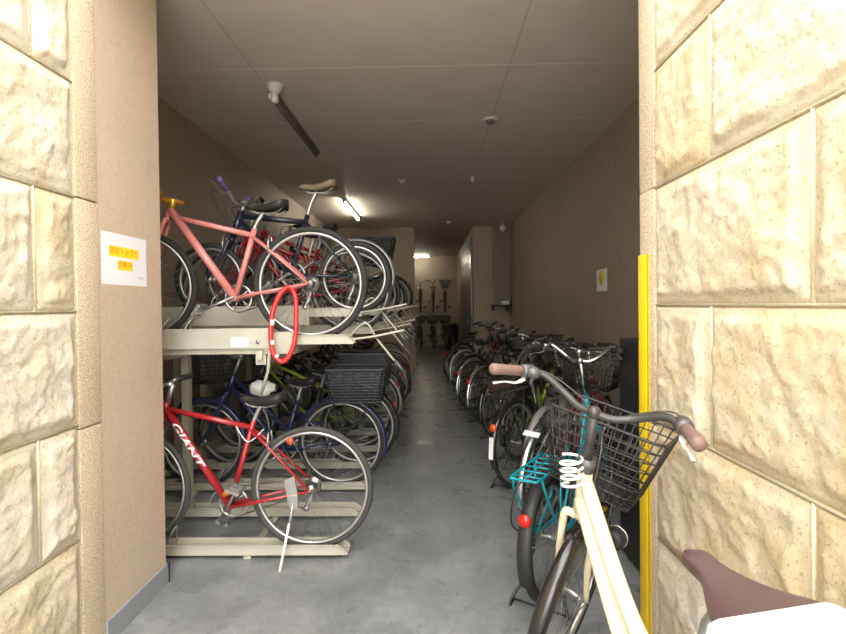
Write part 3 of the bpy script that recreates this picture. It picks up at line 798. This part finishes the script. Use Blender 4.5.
left('silver bicycle in the lower rack past the middle', 5.5, ZL, -.66, **city(frame='silver_paint', fender='black_gloss', front_basket='black_metal'))
left('black bicycle whose rear wheel sticks out of the lower rack', 6.05, ZL, -.60, **city(frame='black_paint', fender='black_gloss'))
left('dark blue bicycle last but one in the lower rack', 6.65, ZL, -.64, **city(frame='navy_paint', fender='black_gloss'))
left('black bicycle last in the lower rack', 7.25, ZL, -.64, **city(frame='black_paint', fender='silver_paint', front_basket='black_metal'))
bicycle('dark bicycle parked on the floor against the far cross wall', (-.85, 9.3, 0), pi-.15, R(3), None, **city(frame='black_paint', stand='side'))

bg_ = MB().sphere((0,0,0), .07, 22, (1.35, .7, .8))
bg_.v = [tuple(V(v)*(1+.35*noise.noise(V(v)*22)+.2*noise.noise(V(v)*48))) for v in bg_.v]
o = obj('plastic_bag', bg_, 'white_plastic'); o.location = (-1.24, 3.40, .80); tag(o, 'crumpled white plastic bag on the blue bicycle in the lower rack', 'bag')

# ---- the two tier rack itself
rack = thing('bicycle_rack', 'cream steel two tier bicycle rack along the left wall', 'rack', (-1.25, 2.6, 0))
RX, RY = -1.25, 2.6
def tray(y, z, xe, xw, upper, fine):
    # U channel: flat bed between two flanged sides
    mb = MB(); w = .038; t_ = .0025; hgt = .055
    z0 = z-.012
    def P(x, yy, zz): return (x-RX, yy-RY, zz)
    sec = [(-w-.012, hgt), (-w, hgt), (-w, 0), (w, 0), (w, hgt), (w+.012, hgt), (w+.012, hgt-.004), (w+.003, hgt-.004), (w+.003, -t_), (-w-.003, -t_), (-w-.003, hgt-.004), (-w-.012, hgt-.004)]
    n = len(sec); vs = []
    stations = [(xw, 1.), (xe-.05, 1.), (xe, .35)]
    for x, kk in stations:
        for (yy, zz) in sec: vs.append(P(x, y+yy, z0+(zz*kk if zz > 0 else zz)))
    fs = []
    for i in range(len(stations)-1):
        for k in range(n):
            l = (k+1) % n; fs.append((i*n+k, (i+1)*n+k, (i+1)*n+l, i*n+l))
    fs += [tuple(range(n)), tuple(range(n*(len(stations)-1), n*len(stations)))[::-1]]
    mb.add(vs, fs, 0, False)
    o = obj('upper_tray' if upper else 'lower_tray', mb, 'rack_paint', rack)
    for dx in (-1.46, -1.60):
        hp = MB(); hp.tube(smooth([P(dx, y-.035, z0), P(dx, y-.033, z0+.10), P(dx+.03, y, z0+.155), P(dx, y+.033, z0+.10), P(dx, y+.035, z0)], 4), .004, 6)
        obj('wheel_hoop', hp, 'alloy', o)
    if upper:
        bm2 = MB().box(P(xw+.02, y-.058, z0-.055), P(-.80, y+.058, z0+.073))
        h_ = MB()
        h_.tube(smooth([P(xe-.04, y-.03, z0+.02), P(xe+.12, y-.03, z0+.04), P(xe+.30, y-.03, z0+.075)], 3), .0065, 6)
        h_.tube(smooth([P(xe-.04, y+.04, z0+.03), P(xe+.06, y+.04, z0+.12), P(xe+.13, y+.04, z0+.02), P(xe+.24, y+.04, z0-.12)], 4), .0065, 6)
        h_.tube([P(xe+.13, y+.04, z0+.02), P(xe+.13, y-.03, z0+.042)], .006, 6)
        h_.tube([P(xe-.02, y-.03, z0+.02), P(xe-.02, y+.04, z0+.03)], .006, 6)
        ho = obj('pull_handle', h_, 'rack_paint', o)
        obj('handle_grip', MB().tube([P(xe+.235, y+.04, z0-.11), P(xe+.30, y+.04, z0-.19)], .012, 8), 'grey_metal', ho)
        obj('slide_rail', bm2, 'rack_paint', o)
        obj('vertical_stop', MB().tube([P(-.60, y+.02, z0), P(-.595, y+.02, z0+.09)], .006, 6), 'rack_paint', o)
    return o
UT = [(2.78, 1.19), (3.12, 1.345), (3.75, 1.19), (4.2, 1.33), (4.58, 1.19), (4.95, 1.19), (5.5, 1.33), (5.85, 1.33), (6.2, 1.19), (6.65, 1.33), (7.1, 1.19)]
for i, (y, z) in enumerate(UT): tray(y, z, -.455, -2.1, True, i < 3)
for i, y in enumerate([2.585, 3.06, 3.5, 3.95, 4.4, 4.95, 5.5, 6.05, 6.65, 7.25]): tray(y, ZL, -.47, -2.1, False, i < 3)
# near outer rail with label, bolt and bracket
rl = obj('side_rail', MB().box((-.86, .095, 1.158), (.306, .112, 1.276)), 'rack_paint', rack)
obj('rail_label', MB().box((.175-.09, .0935, 1.17), (.175+.012, .095, 1.225)), 'sticker', rl)
obj('bolt', MB().cyl((.246, .085, 1.197), (.246, .095, 1.197), .011, 12), 'alloy', rl)
obj('rail_bracket', MB().box((.235, .09, 1.09), (.268, .112, 1.145), bev=.003), 'rack_paint', rl)
obj('rail_strut', MB().tube([(.30, .13, 1.14), (.285, .14, 1.02), (.235, .14, .86)], .010, 8), 'rack_paint', rl)
for nm, x in (('cross_beam', -.50), ('cross_beam', .25)):
    obj(nm, MB().box((x-.03, .12, 1.06), (x+.03, 5.1, 1.12)), 'rack_paint', rack)
obj('cross_beam', MB().box((-.85, .1, 2.0*0+.1), (-.79, 5.1, .16)), 'rack_paint', rack)
for y in (.20, .72, 1.16, 1.60, 2.1, 2.65, 3.2, 3.75, 4.3, 4.9):
    obj('post', MB().box((-.84, y-.025, 0), (-.79, y+.025, 1.35)), 'rack_paint', rack)
for y in (.70, 2.62, 4.9):
    obj('post', MB().box((-.525, y-.025, 0), (-.475, y+.025, 1.06)), 'rack_paint', rack)
for x in (-.55, .2): obj('floor_rail', MB().box((x, -.05, .003), (x+.04, 5.0, .018)), 'rack_paint', rack)

# red cable lock looped through the pink bicycle and its tray
cx, cz_ = -.86, 1.315
pts = [(-.83, 2.735, 1.515), (-.875, 2.70, 1.47), (-.912, 2.685, 1.37), (-.92, 2.665, 1.24), (-.905, 2.655, 1.14), (-.86, 2.655, 1.085), (-.815, 2.66, 1.115), (-.782, 2.67, 1.21), (-.778, 2.69, 1.36), (-.79, 2.715, 1.46)]
t = thing('cable_lock', 'thick red cable lock hanging from the pink bicycle over the tray', 'lock', (-.855, 2.66, 1.065))
t0 = V((-.855, 2.66, 1.065))
obj('cable', MB().tube([p-t0 for p in smooth(pts, 8, True)], .0145, 12, True), 'red_vinyl', t)
mk = MB()
for i in (2, 3, 4): 
    a = V(pts[i])-t0; b_ = V(pts[i+1])-t0; q = a.lerp(b_, .35); obj('white_print', MB().tube([q, a.lerp(b_, .6)], .0155, 12), 'letter_white', t)

# ---- right row, rear wheels to the aisle
def rt(label, x, y, hd, lean=R(-2), **k):
    return bicycle(label, (x, y, 0), R(hd), lean, k.pop('group', None), **k)
rt('turquoise small city bicycle with turquoise rear carrier in the right row',   .56, 2.22, 56, R(-2), fine=True, r=.285, cz=.635, tw=.05, wb=.98, style='loop', frame='teal_paint', fender='black_plastic', carrier='teal_paint', hook=True,
   headtop=.84, crown=.64, stemtop=1.06, bars='city', bar_mat='chrome', bell=True, bell_y=.0, stand='centre', saddle_z=.78, rise=.08, sad_w=.2, ref_a=146, steer=R(-4), front_basket='black_metal')
rt('red bicycle between the turquoise one and the black locker', .70, 2.93, 52, R(2), **city(frame='maroon_paint', style='diamond', rear_plate=True, fender='chrome', fine=True, bars='flat', bar_w=.26, stand='side', tail_ref=False, saddle='saddle_black', stemtop=1.04))
rt('silver grey bicycle with grey mudguards squeezed in beside the red one', .80, 3.27, 54, R(0), **city(frame='silver_paint', style='diamond', fender='silver_paint', bars='flat', bar_w=.25, stemtop=1.05, tail_ref=False, stand='side', bar_mat='black_metal', saddle_z=.84))
root, *_ = rt('dark bicycle with orange reflector and white mudguard tip in the right row', .66, 3.58, 50, R(-2), **city(frame='black_paint', fine=True, fender='black_gloss', tail_white=True, ref_mat='orange_reflector', ref_a=150, front_basket='black_metal', stand='centre', carrier='black_metal'))
rt('lime green bicycle with a brown wicker rear basket in the right row', .80, 4.2, 48, R(-2), **city(frame='lime_paint', fender='black_gloss', carrier='black_metal', rear_basket='wicker', r=.28, crown=.60, cz=.58, tail_ref=False, rb_w=.010, rb_h=.13, rb_solid=True, stand='centre', tube_r=.02, bar_mat='black_metal'))
rt('black bicycle with a front wire basket in the middle of the right row', .72, 4.85, 46, R(-2), **city(frame='black_paint', fender='black_gloss', front_basket='black_metal', stand='centre', saddle_z=.86, tail_ref=False))
rt('silver bicycle with chrome mudguards nearest of the bright-rimmed ones in the right row', .66, 5.5, 43, R(-2), **city(frame='silver_paint', fender='chrome', stand='centre', rim='chrome', bar_mat='chrome'))
rt('dark bicycle with red reflector and silver mudguard on the aisle edge', .58, 6.15, 42, R(-2), **city(frame='black_paint', fender='chrome', stand='centre', rim='chrome', bar_mat='chrome', saddle_z=.9))
rt('black bicycle with steel basket past the silver mudguards', .62, 6.8, 42, R(-2), **city(frame='black_paint', fender='black_gloss', stand='centre', front_basket='steel', tail_ref=False, bar_mat='chrome'))
rt('dark red bicycle toward the far end of the right row', .56, 7.45, 40, R(-2), **city(frame='maroon_paint', fender='silver_paint', tail_ref=False, stand='centre', bar_mat='chrome'))
rt('black bicycle farthest out on the aisle in the right row', .50, 8.15, 38, R(-2), **city(frame='black_paint', fender='black_gloss', stand='centre', bar_mat='chrome', ref_a=140))
rt('grey bicycle last in the right row before the cross wall', .62, 8.85, 36, R(-2), **city(frame='silver_paint', fender='black_gloss', tail_ref=False, stand='centre', bar_mat='chrome', saddle_z=.86))

# black locker behind the pillar
t = thing('storage_locker', 'tall narrow black locker just inside the right pillar', 'locker', (1.27, 2.42, 0))
obj('cabinet_body', MB().box((-.215, -.20, .02), (.24, .20, 1.205), bev=.01), 'locker_black', t)
obj('door', MB().box((-.20, -.215, .06), (.225, -.201, 1.17), bev=.004), 'locker_black', t)
obj('handle', MB().box((-.165, -.235, .6), (-.15, -.215, .75)), 'grey_metal', t)
for sx in (-.19, .21):
    for sy in (-.12, .12): obj('foot', MB().cyl((sx, sy, 0), (sx, sy, .02), .015, 10), 'black_plastic', t)

# ---- far corridor: second rack seen end on, three bicycles up and three below
YR = 14.2
rk = thing('bicycle_rack', 'dark two tier rack at the far end of the corridor', 'rack', (0, YR, 0))
for i, x in enumerate((-.30, .10, .48)):
    obj('upper_tray', MB().box((x-.04, -.1, 1.12), (x+.04, 1.75, 1.15)), 'rack_paint', rk)
    obj('lower_tray', MB().box((x-.04, -.1, .005), (x+.04, 1.75, .03)), 'rack_paint', rk)
for x in (-.56, .29, .71):
    obj('post', MB().box((x-.02, 1.2, 0), (x+.02, 1.24, 1.12)), 'rack_paint', rk)
obj('cross_beam', MB().box((-.58, 1.2, 1.08), (.73, 1.24, 1.12)), 'rack_paint', rk)
obj('cross_beam', MB().box((-.58, .2, 1.08), (.73, .24, 1.12)), 'rack_paint', rk)
t = thing('waste_bin', 'black plastic bin beside the racked bicycles at the corridor end', 'bin', (.64, 13.3, 0))
obj('bin_body', MB().tube([(0,0,0), (0,0,.01), (0,0,.78)], [.13, .14, .17], 20), 'black_plastic', t)
obj('lid', MB().tube([(0,0,.785), (0,0,.81), (0,0,.86)], [.18, .18, .09], 20), 'black_plastic', t)
ups = [('upper left bicycle in the far corridor, white saddle', dict(frame='black_paint', saddle='white_plastic')),
       ('upper middle bicycle in the far corridor, tan front and wide bars', dict(frame='wood_orange', fender='wood_orange', bar_mat='chrome')),
       ('upper right bicycle in the far corridor, dark front basket', dict(frame='silver_paint', fender='black_gloss', front_basket='black_metal'))]
for x, (lb, kk) in zip((-.30, .10, .48), ups):
    bicycle(lb, (x, YR+1.35, 1.15), -pi/2, 0, None, **city(**kk))
for x, w_ in zip((-.30, .10, .48), ('left', 'middle', 'right')):
    bicycle('dark bicycle standing in the %s lower tray of the far corridor rack' % w_, (x, YR+1.35, .03), -pi/2, R(4), None, **city(frame='black_paint', fender='black_gloss', front_basket='black_metal', steer=R(12)))

# ------------------------------------------------------------------ light
w = bpy.data.worlds.new('world'); SC.world = w; w.use_nodes = True; nt = w.node_tree
bg = nt.nodes['Background']
tc = nt.nodes.new('ShaderNodeTexCoord'); sx = nt.nodes.new('ShaderNodeSeparateXYZ'); nt.links.new(tc.outputs['Generated'], sx.inputs[0])
rp = nt.nodes.new('ShaderNodeValToRGB'); e = rp.color_ramp.elements
e[0].position = 0; e[0].color = (.70, .70, .68, 1); e[1].position = .25; e[1].color = (1., 1., 1.0, 1)
nt.links.new(sx.outputs[2], rp.inputs['Fac']); nt.links.new(rp.outputs['Color'], bg.inputs['Color'])
bg.inputs['Strength'].default_value = 8.4
# ------------------------------------------------------------------ camera
cam = bpy.data.cameras.new('camera'); co = bpy.data.objects.new('camera', cam); COL.objects.link(co)
cam.sensor_width = 36; cam.lens = 465/846*36; cam.clip_start = .02
co.location = (0, 0, 1.4)
co.matrix_world = Matrix.Translation((0, 0, 1.4)) @ Matrix.Rotation(R(.869), 4, 'Z') @ Matrix.Rotation(pi/2-R(.6), 4, 'X') @ Matrix.Rotation(R(-.66), 4, 'Z')
cam.shift_y = -(317-309.95)/846
SC.camera = co
SC.view_settings.view_transform = 'Standard'; SC.view_settings.look = 'None'; SC.view_settings.gamma = 1
SC.view_settings.use_curve_mapping = False; SC.view_settings.exposure = 0.
SC.cycles.max_bounces = 12; SC.cycles.diffuse_bounces = 8
